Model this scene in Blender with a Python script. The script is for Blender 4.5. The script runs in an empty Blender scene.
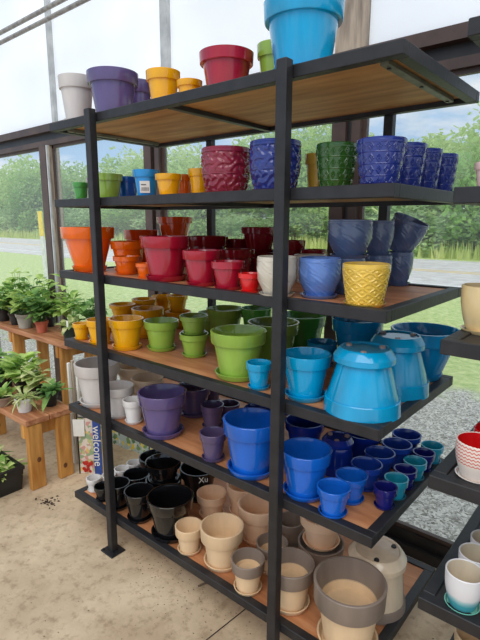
import bpy, bmesh, math, random, os
from mathutils import Vector, Matrix, Euler
random.seed(7)
R = math.radians
SC = bpy.context.scene
C = SC.collection

# ------------------------------------------------------------------ camera
F, YAW, PIT, ROL = 487.99, R(40.2925), R(11.3578), R(0.22)
CAM = Vector((2.156, -1.2124, 1.55))
fw = Vector((-math.sin(YAW)*math.cos(PIT), math.cos(YAW)*math.cos(PIT), -math.sin(PIT)))
rt0 = Vector((math.cos(YAW), math.sin(YAW), 0)); up0 = rt0.cross(fw)
rt = rt0*math.cos(ROL)+up0*math.sin(ROL); up = up0*math.cos(ROL)-rt0*math.sin(ROL)
cd = bpy.data.cameras.new('camera'); cam = bpy.data.objects.new('camera', cd); C.objects.link(cam)
cd.sensor_fit = 'VERTICAL'; cd.sensor_height = 36; cd.lens = F/640*36
cd.clip_end = 500; cd.clip_start = .02
m = Matrix((rt, up, -fw)).transposed().to_4x4(); m.translation = CAM
cam.matrix_world = m; SC.camera = cam
def ray(u, v): return fw + rt*(u-240)/F - up*(v-320)/F
def onz(u, v, z): d = ray(u, v); return CAM + d*((z-CAM.z)/d.z)
def ony(u, v, y): d = ray(u, v); return CAM + d*((y-CAM.y)/d.y)
def proj(p):
    d = Vector(p)-CAM; z = d.dot(fw); return 240+F*d.dot(rt)/z, 320-F*d.dot(up)/z, z

# ------------------------------------------------------------------ materials
def srgb(c):
    return tuple(((x/255)/12.92 if x/255 <= .04045 else ((x/255+.055)/1.055)**2.4) for x in c)+(1,)
def newmat(name):
    mt = bpy.data.materials.new(name); mt.use_nodes = True
    nt = mt.node_tree; return mt, nt, nt.nodes['Principled BSDF']
def N(nt, t, **k):
    n = nt.nodes.new(t)
    for a, b in k.items():
        if a in n.inputs: n.inputs[a].default_value = b
        else: setattr(n, a, b)
    return n
def noisy(name, c1, c2, scale=8, rough=.6, detail=4, stretch=(1,1,1), bump=0, bscale=None, lo=.35, hi=.65, spec=.5, coat=0, c3=None):
    mt, nt, b = newmat(name)
    tc = N(nt, 'ShaderNodeTexCoord'); mp = N(nt, 'ShaderNodeMapping'); mp.inputs['Scale'].default_value = stretch
    nt.links.new(tc.outputs['Object'], mp.inputs['Vector'])
    no = N(nt, 'ShaderNodeTexNoise', Scale=scale, Detail=detail)
    nt.links.new(mp.outputs[0], no.inputs['Vector'])
    cr = N(nt, 'ShaderNodeValToRGB'); cr.color_ramp.elements[0].position = lo; cr.color_ramp.elements[1].position = hi
    cr.color_ramp.elements[0].color = srgb(c1); cr.color_ramp.elements[1].color = srgb(c2)
    if c3: e = cr.color_ramp.elements.new((lo+hi)/2); e.color = srgb(c3)
    nt.links.new(no.outputs['Fac'], cr.inputs[0]); nt.links.new(cr.outputs[0], b.inputs['Base Color'])
    b.inputs['Roughness'].default_value = rough; b.inputs['Specular IOR Level'].default_value = spec
    if coat: b.inputs['Coat Weight'].default_value = coat; b.inputs['Coat Roughness'].default_value = .08
    if bump:
        n2 = N(nt, 'ShaderNodeTexNoise', Scale=bscale or scale*3, Detail=4); nt.links.new(mp.outputs[0], n2.inputs['Vector'])
        bp = N(nt, 'ShaderNodeBump', Strength=bump, Distance=.01)
        nt.links.new(n2.outputs['Fac'], bp.inputs['Height']); nt.links.new(bp.outputs[0], b.inputs['Normal'])
    return mt
GC = {}
def glaze(c, rough=.14, streak=.16):
    key = (tuple(c), rough)
    if key in GC: return GC[key]
    d = tuple(max(0, x*(1-streak)) for x in c); l = tuple(min(255, x*(1+streak*.35)+3) for x in c)
    GC[key] = noisy('glaze', d, l, 9, rough, 5, (1,1,.25), .06, 14, .3, .7, .5, .35 if rough < .4 else 0)
    return GC[key]
M = {}
M['frame'] = noisy('black_painted_steel', (26,25,27), (38,36,38), 20, .5, bump=.1)
M['frame_brown'] = noisy('brown_steel', (52,42,40), (76,62,56), 20, .5)
M['clip'] = noisy('grey_green_steel', (96,98,84), (122,122,104), 20, .5)
M['board'] = noisy('stained_plywood', (160,104,68), (206,146,102), 3.5, .5, 8, (1.2,9,1), .12, 12, .3, .7, .4, 0, (186,124,82))
M['ply'] = noisy('raw_plywood_bounce_lit', (168,112,58), (214,160,100), 3, .6, 8, (1,7,1), .1, 12, .3, .7, .4, 0, (192,138,80))  # raw plywood, lightened to stand in for light bounced off the floor
M['black_board'] = noisy('black_stained_board', (34,32,33), (52,48,47), 10, .55, bump=.2)
M['brown'] = noisy('bronze_window_frame', (66,50,44), (88,68,58), 6, .45)
M['dark'] = noisy('dark_aluminium', (28,25,25), (45,40,38), 8, .4)
M['grey_metal'] = noisy('galvanised_pipe', (120,116,112), (160,156,150), 30, .4)
M['jamb'] = noisy('pale_aluminium', (170,172,172), (200,202,200), 10, .45)
M['oldwood'] = noisy('weathered_wood', (132,118,104), (186,170,150), 5, .7, 8, (8,8,1), .3)
M['wood'] = noisy('pine_lumber', (176,112,44), (226,164,84), 4, .6, 8, (7,7,.9), .25, 20, .3, .7, .4, 0, (196,140,72))
M['wood_top'] = noisy('pine_plank', (158,98,62), (200,142,100), 4, .6, 8, (1,9,9), .25)
M['knot'] = noisy('wood_knot', (78,44,24), (120,72,38), 60, .7)
M['white'] = noisy('white_ceramic', (205,203,200), (232,230,226), 9, .3)
M['black_plastic'] = noisy('black_plastic', (18,20,22), (34,36,38), 9, .35)
M['soil'] = noisy('potting_soil', (38,26,20), (82,60,46), 60, .95, bump=.8)
M['bark'] = noisy('tree_bark', (92,76,62), (136,118,98), 8, .9)
M['paper'] = noisy('white_paper', (226,222,212), (240,238,230), 9, .7)
M['ink'] = noisy('grey_ink', (90,90,92), (110,110,112), 9, .7)
M['navy_cloth'] = noisy('blue_flag_cloth', (34,58,128), (60,90,164), 12, .8)
M['yellow_paint'] = noisy('yellow_marker', (236,200,20), (248,216,40), 9, .5)
def foliage(name, a, b, trans=.35, scale=2):
    mt = noisy(name, a, b, scale, .55, 3, spec=.3); nt = mt.node_tree; pb = nt.nodes['Principled BSDF']
    tr = N(nt, 'ShaderNodeBsdfTranslucent'); mx = N(nt, 'ShaderNodeMixShader'); mx.inputs[0].default_value = trans
    cl = pb.inputs['Base Color'].links[0].from_socket; nt.links.new(cl, tr.inputs['Color'])
    out = nt.nodes['Material Output']
    nt.links.new(pb.outputs[0], mx.inputs[1]); nt.links.new(tr.outputs[0], mx.inputs[2]); nt.links.new(mx.outputs[0], out.inputs[0])
    return mt
M['leafA'] = foliage('fresh_leaf', (120,164,70), (214,236,140), scale=14)
M['leafB'] = foliage('deep_leaf', (70,118,58), (150,190,104), scale=14)
M['leafC'] = foliage('variegated_leaf', (130,160,74), (236,236,176), scale=26)
M['tree1'] = foliage('tree_leaf_light', (150,194,100), (244,252,190), .5, .5)  # tree leaf colours spread wide to imitate sunlit leaves and dark gaps
M['tree2'] = foliage('tree_leaf_mid', (124,174,88), (230,246,170), .5, .5)
M['tree3'] = foliage('tree_leaf_blue', (126,170,106), (216,236,176), .5, .5)
M['yellow_petal'] = foliage('yellow_petal', (220,190,60), (250,230,120), scale=8)
M['red_petal'] = foliage('red_petal', (190,40,40), (230,80,60), scale=8)

# ------------------------------------------------------------------ mesh helpers
def mesh(name, verts, faces, mats, parent=None, smooth=False, idx=None, loc=(0,0,0)):
    me = bpy.data.meshes.new(name); me.from_pydata([tuple(v) for v in verts], [], faces)
    for x in (mats if isinstance(mats, (list, tuple)) else [mats]): me.materials.append(x)
    if idx: me.polygons.foreach_set('material_index', idx)
    if smooth: me.polygons.foreach_set('use_smooth', [True]*len(faces))
    me.update()
    if smooth: me.set_sharp_from_angle(angle=R(32))
    o = bpy.data.objects.new(name, me); C.objects.link(o); o.location = loc
    if parent: o.parent = parent
    return o
class MB:
    def __init__(s): s.v = []; s.f = []; s.i = []
    def add(s, v, f, i=0):
        n = len(s.v); s.v += [Vector(x) for x in v]; s.f += [tuple(a+n for a in q) for q in f]; s.i += [i]*len(f); return s
    def box(s, x0, x1, y0, y1, z0, z1, i=0, bev=0):
        if bev:
            bm = bmesh.new(); bmesh.ops.create_cube(bm, size=1)
            for v in bm.verts: v.co = Vector(((x0+x1)/2+v.co.x*(x1-x0), (y0+y1)/2+v.co.y*(y1-y0), (z0+z1)/2+v.co.z*(z1-z0)))
            bmesh.ops.bevel(bm, geom=bm.edges[:], offset=bev, segments=1, affect='EDGES')
            bm.verts.index_update(); s.add([v.co.copy() for v in bm.verts], [tuple(v.index for v in f.verts) for f in bm.faces], i); bm.free(); return s
        return s.add([(x0,y0,z0),(x1,y0,z0),(x1,y1,z0),(x0,y1,z0),(x0,y0,z1),(x1,y0,z1),(x1,y1,z1),(x0,y1,z1)],
            [(0,3,2,1),(4,5,6,7),(0,1,5,4),(1,2,6,5),(2,3,7,6),(3,0,4,7)], i)
    def tube(s, pts, r, n=8, i=0):
        pts = [Vector(p) for p in pts]; vs = []; fs = []
        rr = r if isinstance(r, (list, tuple)) else [r]*len(pts)
        for k, p in enumerate(pts):
            t = (pts[min(k+1, len(pts)-1)]-pts[max(k-1, 0)]).normalized()
            a = t.orthogonal().normalized() if abs(t.z) < .95 else Vector((1,0,0)).cross(t).normalized(); b = t.cross(a)
            for j in range(n):
                an = 2*math.pi*j/n; vs.append(p+(a*math.cos(an)+b*math.sin(an))*rr[k])
        for k in range(len(pts)-1):
            for j in range(n): fs.append((k*n+j, k*n+(j+1)%n, (k+1)*n+(j+1)%n, (k+1)*n+j))
        fs += [tuple(reversed(range(n))), tuple(range((len(pts)-1)*n, len(pts)*n))]
        return s.add(vs, fs, i)
    def build(s, name, mats, parent=None, smooth=False, loc=(0,0,0)): return mesh(name, s.v, s.f, mats, parent, smooth, s.i, loc)
def lathe(prof, n=40, disp=None):
    """prof: list of (r, z); closed at ends when r == 0."""
    vs, fs = [], []; rows = []
    for r, z in prof:
        if r < 1e-6: rows.append([len(vs)]); vs.append((0,0,z))
        else:
            rows.append(list(range(len(vs), len(vs)+n)))
            for j in range(n):
                a = 2*math.pi*j/n; q = r+(disp(a, z) if disp else 0); vs.append((q*math.cos(a), q*math.sin(a), z))
    for A, B in zip(rows, rows[1:]):
        for j in range(n):
            k = (j+1) % n
            if len(A) == 1: fs.append((A[0], B[k], B[j]))
            elif len(B) == 1: fs.append((A[j], A[k], B[0]))
            else: fs.append((A[j], A[k], B[k], B[j]))
    return vs, fs
def empty(name, loc, rz=0):
    o = bpy.data.objects.new(name, None); C.objects.link(o); o.location = loc; o.rotation_euler.z = rz; o.empty_display_size = .05; return o
def tag(o, label, cat, group=None, kind=None):
    o['label'] = label; o['category'] = cat
    if group: o['group'] = group
    if kind: o['kind'] = kind
    return o
def struct(o): o['kind'] = 'structure'; return o

# ------------------------------------------------------------------ setting
WY = .90
# concrete floor
mt, nt, b = newmat('concrete_floor')
tc = N(nt, 'ShaderNodeTexCoord')
n1 = N(nt, 'ShaderNodeTexNoise', Scale=2.2, Detail=8, Roughness=.65); n2 = N(nt, 'ShaderNodeTexNoise', Scale=22, Detail=6, Roughness=.7)
for n_ in (n1, n2): nt.links.new(tc.outputs['Object'], n_.inputs['Vector'])
c1 = N(nt, 'ShaderNodeValToRGB'); c1.color_ramp.elements[0].position = .33; c1.color_ramp.elements[1].position = .66
c1.color_ramp.elements[0].color = srgb((170,146,116)); c1.color_ramp.elements[1].color = srgb((216,194,162))
c2 = N(nt, 'ShaderNodeValToRGB'); c2.color_ramp.elements[0].position = .28; c2.color_ramp.elements[1].position = .5
c2.color_ramp.elements[0].color = srgb((150,128,106)); c2.color_ramp.elements[1].color = (1,1,1,1)
mx = N(nt, 'ShaderNodeMixRGB', blend_type='MULTIPLY'); mx.inputs[0].default_value = .6
nt.links.new(n1.outputs['Fac'], c1.inputs[0]); nt.links.new(n2.outputs['Fac'], c2.inputs[0])
nt.links.new(c1.outputs[0], mx.inputs[1]); nt.links.new(c2.outputs[0], mx.inputs[2]); nt.links.new(mx.outputs[0], b.inputs['Base Color'])
b.inputs['Roughness'].default_value = .75
bp = N(nt, 'ShaderNodeBump', Strength=.25, Distance=.01); nt.links.new(n2.outputs['Fac'], bp.inputs['Height']); nt.links.new(bp.outputs[0], b.inputs['Normal'])
struct(MB().box(-6, 4.5, -3, WY+.05, -.12, 0).build('floor', mt))
ja, jb = Vector((1.12,.9,.001)), Vector((1.0,-.75,.001))
js = (jb-ja).normalized().cross(Vector((0,0,1)))*.0025
struct(mesh('trim_1', [ja+js, jb+js, jb-js, ja-js], [(0,1,2,3)], M['dark']))['label'] = 'dark joint line in the concrete floor'

# translucent upper wall
mt, nt, b = newmat('translucent_panel_glow')
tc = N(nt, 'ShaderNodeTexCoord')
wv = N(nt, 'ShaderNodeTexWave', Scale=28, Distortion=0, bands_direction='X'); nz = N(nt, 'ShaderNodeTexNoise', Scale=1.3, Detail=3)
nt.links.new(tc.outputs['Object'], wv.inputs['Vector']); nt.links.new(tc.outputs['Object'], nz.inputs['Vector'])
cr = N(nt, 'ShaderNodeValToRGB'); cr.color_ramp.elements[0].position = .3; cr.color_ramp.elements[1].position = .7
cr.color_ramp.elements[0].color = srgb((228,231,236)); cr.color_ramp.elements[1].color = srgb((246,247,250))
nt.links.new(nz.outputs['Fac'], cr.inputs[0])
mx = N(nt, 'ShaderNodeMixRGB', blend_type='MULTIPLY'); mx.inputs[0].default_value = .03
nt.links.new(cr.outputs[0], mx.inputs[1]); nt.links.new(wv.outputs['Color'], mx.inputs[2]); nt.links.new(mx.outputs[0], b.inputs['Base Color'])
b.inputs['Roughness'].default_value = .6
b.inputs['Emission Color'].default_value = (.93,.95,1,1); b.inputs['Emission Strength'].default_value = .42  # added glow standing in for daylight passing through the panel
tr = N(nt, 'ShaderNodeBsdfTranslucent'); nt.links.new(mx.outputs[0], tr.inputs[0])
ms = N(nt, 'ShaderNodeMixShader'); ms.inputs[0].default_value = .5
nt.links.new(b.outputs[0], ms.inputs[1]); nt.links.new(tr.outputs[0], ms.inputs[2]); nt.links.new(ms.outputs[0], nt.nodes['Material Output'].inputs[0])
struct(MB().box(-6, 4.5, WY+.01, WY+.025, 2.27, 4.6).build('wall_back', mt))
# header beam
hb = MB(); hb.box(-6, 4.5, WY-.03, WY+.06, 2.235, 2.29); hb.box(-6, 4.5, WY+.02, WY+.07, 2.17, 2.235, 1); hb.box(-6, 4.5, WY-.015, WY+.06, 2.135, 2.175)
struct(hb.build('trim_2', [M['brown'], M['dark']]))['label'] = 'brown header beam above the windows'
k = 3
for x, w, mm in [(-1.5,.02,'jamb'), (-.215,.03,'jamb'), (1.01,.075,'oldwood'), (2.3,.03,'jamb'), (-2.8,.02,'jamb')]:
    struct(MB().box(x-w, x+w, WY-.02, WY+.01, 2.29, 4.6).build('trim_%d' % k, M[mm])); k += 1
# sill
sb = MB(); sb.box(-6, 4.5, WY-.03, WY+.08, 0, .05); sb.box(-6, 4.5, WY+.0, WY+.05, .05, .105); 
struct(sb.build('trim_%d' % k, M['dark'])); k += 1
# mullion posts
xs = [-.353+1.363*i for i in range(-4, 4)]
for x in xs:
    x += .055 if x < -1 else 0
    pm = MB(); pm.box(x-.07, x+(.025 if x < -1 else 0), WY-.03, WY+.06, .105, 2.135); pm.box(x+.0, x+.025, WY-.01, WY+.05, .105, 2.135, 1); pm.box(x+.025, x+.065, WY-.02, WY+.05, .105, 2.135, 0 if x > -1 else 2)
    if x < -1: pm.box(x+.045, x+.060, WY-.035, WY-.018, .105, 2.135, 3)
    struct(pm.build('trim_%d' % k, [M['brown'], M['dark'], M['oldwood'], M['jamb']])); k += 1
# windows: glass panes with slim frames
gm = bpy.data.materials.new('window_glass'); gm.use_nodes = True; nt = gm.node_tree; nt.nodes.clear()
o_ = N(nt, 'ShaderNodeOutputMaterial'); t_ = N(nt, 'ShaderNodeBsdfTransparent'); t_.inputs[0].default_value = (.97,.985,.98,1)
g_ = N(nt, 'ShaderNodeBsdfGlossy'); g_.inputs['Roughness'].default_value = .05
d_ = N(nt, 'ShaderNodeBsdfDiffuse'); d_.inputs[0].default_value = (.9,.93,.95,1)  # pale diffuse share adds a haze that brightens the view outside
m1 = N(nt, 'ShaderNodeMixShader'); m2 = N(nt, 'ShaderNodeMixShader'); m1.inputs[0].default_value = .03; m2.inputs[0].default_value = .07
nt.links.new(t_.outputs[0], m1.inputs[1]); nt.links.new(g_.outputs[0], m1.inputs[2])
nt.links.new(m1.outputs[0], m2.inputs[1]); nt.links.new(d_.outputs[0], m2.inputs[2]); nt.links.new(m2.outputs[0], o_.inputs[0])
for i in range(len(xs)-1):
    a, c = xs[i]+(.12 if xs[i] < -1 else .065), xs[i+1]-(.015 if xs[i+1] < -1 else .07)
    r_ = empty('window_%d' % (i+1), ((a+c)/2, WY+.02, .105)); struct(r_); h = 2.03; w = (c-a)/2
    fr = MB()
    for q in ((-w,-w+.02,0,h), (w-.02,w,0,h), (-w,w,0,.02), (-w,w,h-.02,h)): fr.box(q[0], q[1], -.012, .012, q[2], q[3])
    fr.build('window_frame', M['brown'], r_)
    MB().box(-w+.02, w-.02, -.002, .002, .02, h-.02).build('window_pane', gm, r_)

# outdoors ground: gravel apron blending to lawn; outdoor colours lightened to stand in for sun
mt, nt, b = newmat('gravel_and_lawn')
tc = N(nt, 'ShaderNodeTexCoord'); sp = N(nt, 'ShaderNodeSeparateXYZ'); nt.links.new(tc.outputs['Object'], sp.inputs[0])
vo = N(nt, 'ShaderNodeTexVoronoi', Scale=75)
wn = N(nt, 'ShaderNodeTexNoise', Scale=14, Detail=3); nt.links.new(tc.outputs['Object'], wn.inputs['Vector'])
wm = N(nt, 'ShaderNodeMixRGB'); wm.inputs[0].default_value = .10; nt.links.new(tc.outputs['Object'], wm.inputs[1]); nt.links.new(wn.outputs['Color'], wm.inputs[2]); nt.links.new(wm.outputs[0], vo.inputs['Vector'])
gr = N(nt, 'ShaderNodeValToRGB'); gr.color_ramp.elements[0].color = srgb((112,108,98)); gr.color_ramp.elements[1].color = srgb((236,232,220)); gr.color_ramp.elements[1].position = .9
sv = N(nt, 'ShaderNodeSeparateColor'); nt.links.new(vo.outputs['Color'], sv.inputs[0]); nt.links.new(sv.outputs[0], gr.inputs[0])
ng = N(nt, 'ShaderNodeTexNoise', Scale=9, Detail=8, Roughness=.75); nt.links.new(tc.outputs['Object'], ng.inputs['Vector'])
gg = N(nt, 'ShaderNodeValToRGB'); gg.color_ramp.elements[0].position = .34; gg.color_ramp.elements[1].position = .66
gg.color_ramp.elements[0].color = srgb((150,184,96)); gg.color_ramp.elements[1].color = srgb((226,232,164)); nt.links.new(ng.outputs['Fac'], gg.inputs[0])
ne = N(nt, 'ShaderNodeTexNoise', Scale=2.5, Detail=5); nt.links.new(tc.outputs['Object'], ne.inputs['Vector'])
ma = N(nt, 'ShaderNodeMath', operation='MULTIPLY_ADD'); ma.inputs[1].default_value = 1.8; nt.links.new(ne.outputs['Fac'], ma.inputs[0]); mq = N(nt, 'ShaderNodeMath', operation='MULTIPLY_ADD'); mq.inputs[1].default_value = -.27; nt.links.new(sp.outputs['X'], mq.inputs[0]); nt.links.new(sp.outputs['Y'], mq.inputs[2]); nt.links.new(mq.outputs[0], ma.inputs[2])
mr = N(nt, 'ShaderNodeMapRange'); mr.inputs['From Min'].default_value = 4.1; mr.inputs['From Max'].default_value = 4.8; nt.links.new(ma.outputs[0], mr.inputs['Value'])
mx = N(nt, 'ShaderNodeMixRGB'); nt.links.new(mr.outputs[0], mx.inputs[0]); nt.links.new(gr.outputs[0], mx.inputs[1]); nt.links.new(gg.outputs[0], mx.inputs[2])
nt.links.new(mx.outputs[0], b.inputs['Base Color']); b.inputs['Roughness'].default_value = .9
bp = N(nt, 'ShaderNodeBump', Strength=.45, Distance=.01); nt.links.new(sv.outputs[0], bp.inputs['Height']); nt.links.new(bp.outputs[0], b.inputs['Normal'])
g = mesh('floor_outdoors', [(-140,WY+.05,-.12),(60,WY+.05,-.12),(60,90,-.12),(-140,90,-.12)], [(0,1,2,3)], mt); struct(g)
asph = noisy('pale_asphalt', (198,194,190), (222,218,214), 3, .85, 8)
yl = noisy('road_paint_yellow', (226,190,92), (236,206,120), 3, .8); wl = noisy('road_paint_white', (232,232,230), (244,244,242), 3, .8)
rd = MB(); rd.box(-140, 60, 11, 21.5, -.12, -.10); rd.box(-140, 60, 15.9, 16.05, -.1, -.096, 1); rd.box(-140, 60, 16.35, 16.5, -.1, -.096, 1); rd.box(-140, 60, 12.2, 12.35, -.1, -.096, 2); rd.box(-140, 60, 20.2, 20.35, -.1, -.096, 2)
struct(rd.build('floor_road', [asph, yl, wl]))['label'] = 'pale asphalt road with yellow centre lines beyond the lawn'

# tall verge grass behind the road
rv = random.Random(3); vg = MB()
for i in range(9000):
    x = -110+rv.random()*125; y = 22.2+rv.random()*4; h = .25+rv.random()*.6; a = rv.random()*3.14; w = .05+rv.random()*.06
    dx, dy = math.cos(a)*w, math.sin(a)*w; lx, ly = (rv.random()-.5)*.3, (rv.random()-.5)*.3
    vg.add([(x-dx,y-dy,-.12),(x+dx,y+dy,-.12),(x+lx,y+ly,h)], [(0,1,2)])
tag(vg.build('verge_grass', foliage('verge_grass_blade', (196,212,120), (236,236,164), .4, .4)), 'tall yellow green grass growing along the far side of the road', 'grass', kind='stuff')

# trees: trunk + crown, shared crown meshes
def crown_mesh(seed, mat, n=5200):
    r = random.Random(seed); b_ = MB()
    lobes = [(Vector((r.uniform(-.55,.55), r.uniform(-.45,.45), r.uniform(.12,.8))), r.uniform(.2,.36)) for _ in range(20)]
    for _ in range(n):
        c_, q = r.choice(lobes); d = Vector((r.gauss(0,1), r.gauss(0,1), r.gauss(0,1))).normalized()*q*(r.random()**.35)
        p = c_+d; p.z = max(.02, p.z); s = r.uniform(.012,.028)
        e = Euler((r.uniform(-1,1), r.uniform(-1,1), r.uniform(0,6.28)))
        q4 = [Vector((-s,-s*.6,0)), Vector((s,-s*.6,0)), Vector((s*1.1,s*.6,0)), Vector((-s*.9,s*.6,0))]
        for v in q4: v.rotate(e)
        b_.add([p+v for v in q4], [(0,1,2,3)])
    me = bpy.data.meshes.new('crown'); me.from_pydata([tuple(v) for v in b_.v], [], b_.f); me.materials.append(mat); return me
crowns = [crown_mesh(1, M['tree1']), crown_mesh(2, M['tree2']), crown_mesh(3, M['tree3'])]
tb = MB(); tb.tube([(0,0,0),(.02,.01,.25),(0,.02,.6)], [.035,.026,.012], 7)
for br in ((.3,.1,.62), (-.28,-.1,.58), (.05,.28,.7), (-.12,.2,.75)): tb.tube([(.01,.01,.22), (br[0]*.5,br[1]*.5,.42), br], [.018,.012,.005], 5)
trunk_me = bpy.data.meshes.new('trunk'); trunk_me.from_pydata([tuple(v) for v in tb.v], [], tb.f); trunk_me.materials.append(M['bark'])
tr_ = random.Random(11)
TL = ['light green broad tree', 'mid green leafy tree', 'blue green dense tree']
pos = []
for i in range(22):
    x = -4-i*4.3+tr_.uniform(-1,1); pos.append((x, 29+tr_.uniform(-1.5,2), tr_.uniform(6.6,9.2), tr_.uniform(6.5,8.5)))
for i in range(12):
    x = 3-i*8.5+tr_.uniform(-2,2); pos.append((x, 36+tr_.uniform(-1,2), tr_.uniform(7.5,10.5), tr_.uniform(8,10)))
for i in range(20):
    x = 2-i*5+tr_.uniform(-1,1); pos.append((x, 26.6+tr_.uniform(-.5,.5), tr_.uniform(2.6,4.2), tr_.uniform(4.5,6)))
for i, (x, y, h, w) in enumerate(pos if not os.environ.get('NOTREE') else []):
    kd = tr_.randrange(3)
    t = empty('roadside_bush' if i >= 34 else 'roadside_tree', (x, y, -.12), tr_.uniform(0, 6.28))
    t.scale = (w, w, h)
    wh = ['in the front row beyond the road', 'in the back row beyond the road', 'low bush at the foot of the roadside trees'][0 if i < 22 else 1 if i < 34 else 2]
    tag(t, (TL[kd]+' '+wh) if i < 34 else TL[kd].replace(' tree', '')+' '+wh, 'tree' if i < 34 else 'bush', 'bushes beyond the road, shade %d' % kd if i >= 34 else ('trees in the front row, shade %d' % kd if i < 22 else 'trees in the back row, shade %d' % kd))
    cm = bpy.data.objects.new('crown', crowns[kd]); C.objects.link(cm); cm.parent = t
    if i >= 34: cm.location.z = -.1
    tk = bpy.data.objects.new('trunk', trunk_me); C.objects.link(tk); tk.parent = t
# utility marker and pole
um = empty('roadside_marker', (-11.42, 6, -.12)); tag(um, 'slim white marker post with a yellow top standing on the lawn', 'post'); um.rotation_euler.y = R(-3)
MB().box(-.085,.085,-.02,.02,0,1.25, bev=.005).build('post', M['white'], um); MB().box(-.10,.10,-.025,.025,1.25,1.95, bev=.01).build('top_sleeve', M['yellow_paint'], um)
up_ = empty('utility_pole', (-38.0, 21.85, -.12)); tag(up_, 'pale wooden utility pole standing before the trees', 'pole')
MB().tube([(0,0,0),(0,0,11)], [.32,.24], 10).build('pole', M['oldwood'], up_, True); MB().box(-1.3,1.3,-.08,.08,9.9,10.1).build('crossarm', M['oldwood'], up_)

# overhead pipes
for i, (a, b_) in enumerate([((0,33),(62,0)), ((0,43),(85,0))]):
    A, B = onz(*a, 2.9), onz(*b_, 2.9); d = (B-A).normalized()
    A = A-d*1.2; B = B+d*3.2
    tag(MB().tube([A-Vector((0,0,0)), B], .015, 10).build('overhead_pipe', M['grey_metal'], smooth=True), ['grey overhead steel pipe, the upper one of two', 'grey overhead steel pipe, the lower one of two'][i], 'pipe', 'overhead pipes')

# ------------------------------------------------------------------ racks
L, D, T = 1.634, .640, .035
ZS = [1.9795, 1.648, 1.3218, .9869, .6514, .1711]
def shelf_set(root, zs, L, D, bm_, fm, thick):
    for z in zs:
        f = MB(); w = .033
        f.box(0, L, 0, w, z-thick, z, bev=.002); f.box(0, L, D-w, D, z-thick, z, bev=.002)
        f.box(0, w, w, D-w, z-thick, z, bev=.002); f.box(L-w, L, w, D-w, z-thick, z, bev=.002)
        o = f.build('shelf_frame', fm, root)
        bo = MB(); bo.box(w, L-w, w, D-w, z-.018, z-.006); bo.i[0] = 1
        bo.build('shelf_board', bm_, root)
        cb = MB(); cx_ = L*.47; cb.box(cx_-.014, cx_+.014, w, D-w, z-thick, z-.0185, bev=.002); cb.build('crossbar', fm, root)
def rack(name, loc, zs, L, D, posts, bm_, fm, thick=T, top=.012):
    root = empty(name, loc); shelf_set(root, zs, L, D, bm_, fm, thick)
    for (x, front) in posts:
        y0, y1 = (-.036, -.001) if front else (D+.001, D+.036)
        p = MB(); p.box(x-.018, x+.018, y0, y1, .006, zs[0]+top, bev=.003)
        po = p.build('post', M['frame'], root)
        yc = (y0+y1)/2
        fp = MB(); fp.box(x-.045, x+.045, yc-.04, yc+.04, 0, .008, bev=.002)
        for q in ((-.034,-.03),(.034,-.03)): fp.tube([(x+q[0], yc+q[1], .008), (x+q[0], yc+q[1], .013)], .006, 6)
        fp.build('foot_plate', M['frame'], po)
    return root
rk = rack('display_rack', (0,0,0), ZS, L, D, [(.351,1),(1.302,1),(.371,0),(1.314,0)], [M['board'], M['ply']], M['frame'])
tag(rk, 'tall black steel display rack with six stained wood shelves of coloured pots', 'shelving rack')
for z in ZS[:1]:
    for x in (.06, L-.075):
        br = MB(); br.box(x-.012, x+.012, .06, D-.06, z-.034, z-.019, bev=.002)
        for y in (.09, D*.5, D-.09): br.tube([(x, y, z-.034), (x, y, z-.038)], .006, 6, 1)
        br.build('bracket', [M['clip'], M['dark']], rk)
RX, RY = 1.792, -.05
ZR = [1.969, 1.628, 1.280, .931, .580, .17]
rr = rack('display_rack', (RX, RY, 0), ZR, 1.3, .60, [(.38,1),(1.1,1),(.38,0),(1.1,0)], M['black_board'], M['frame'], .036)
tag(rr, 'second black display rack with dark shelves cut off by the right edge', 'shelving rack')

# ------------------------------------------------------------------ pots
# silhouettes as fractions: outer list (r, z), then helper meshes
def prof_std(r, h, rim=.25, base=.66, neck=.87, sauc=True, floor=.07, sr=.85):
    """returns dict of closed lathe profiles: body, rim, saucer; and the clearance outline."""
    t = max(.004, r*.06); sh = min(.125*h, .026) if sauc else 0; sb = max(.003, sh*.3)
    rb = r*base; zr = h*(1-rim); rn = r*neck
    z0 = sb if sauc else 0
    body = [(0, z0), (rb*.94, z0), (rb, z0+.01*h), (rn, zr), (rn, zr+.015*h), (rn-t*.9, zr+.015*h), (rb+(rn-rb)*floor-t*.6, z0+floor*h+t), (rb*.6, z0+(floor-.02)*h+t), (0, z0+(floor-.02)*h+t)]
    ri = [(rn-.0005, zr), (r*.955, zr-.005*h), (r*.975, zr+.012*h), (r*.995, h-.025*h), (r, h-.008*h), (r*.985, h), (r-t*1.3, h), (r-t*1.5, h-.03*h), (max(rn-t*.95, r-t*3), zr+.08*h), (rn-t*1.0, zr+.005*h), (rn-t*.5, zr)]
    out = {'body': body, 'rim': ri}
    if sauc:
        rs = r*sr
        out['saucer'] = [(0, 0), (rs*.84, 0), (rs*.9, sh*.15), (rs*.99, sh*.9), (rs, sh), (rs*.94, sh), (rs*.84, sb*.9), (0, sb*.9)]
        co = [(rs, 0), (rs, sh)]
    else: co = [(rb, 0)]
    co += [(rb+(rn-rb)*.15, h*.15), (rn, zr-.01*h), (r, zr), (r, h)]
    out['co'] = co
    return out
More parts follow.
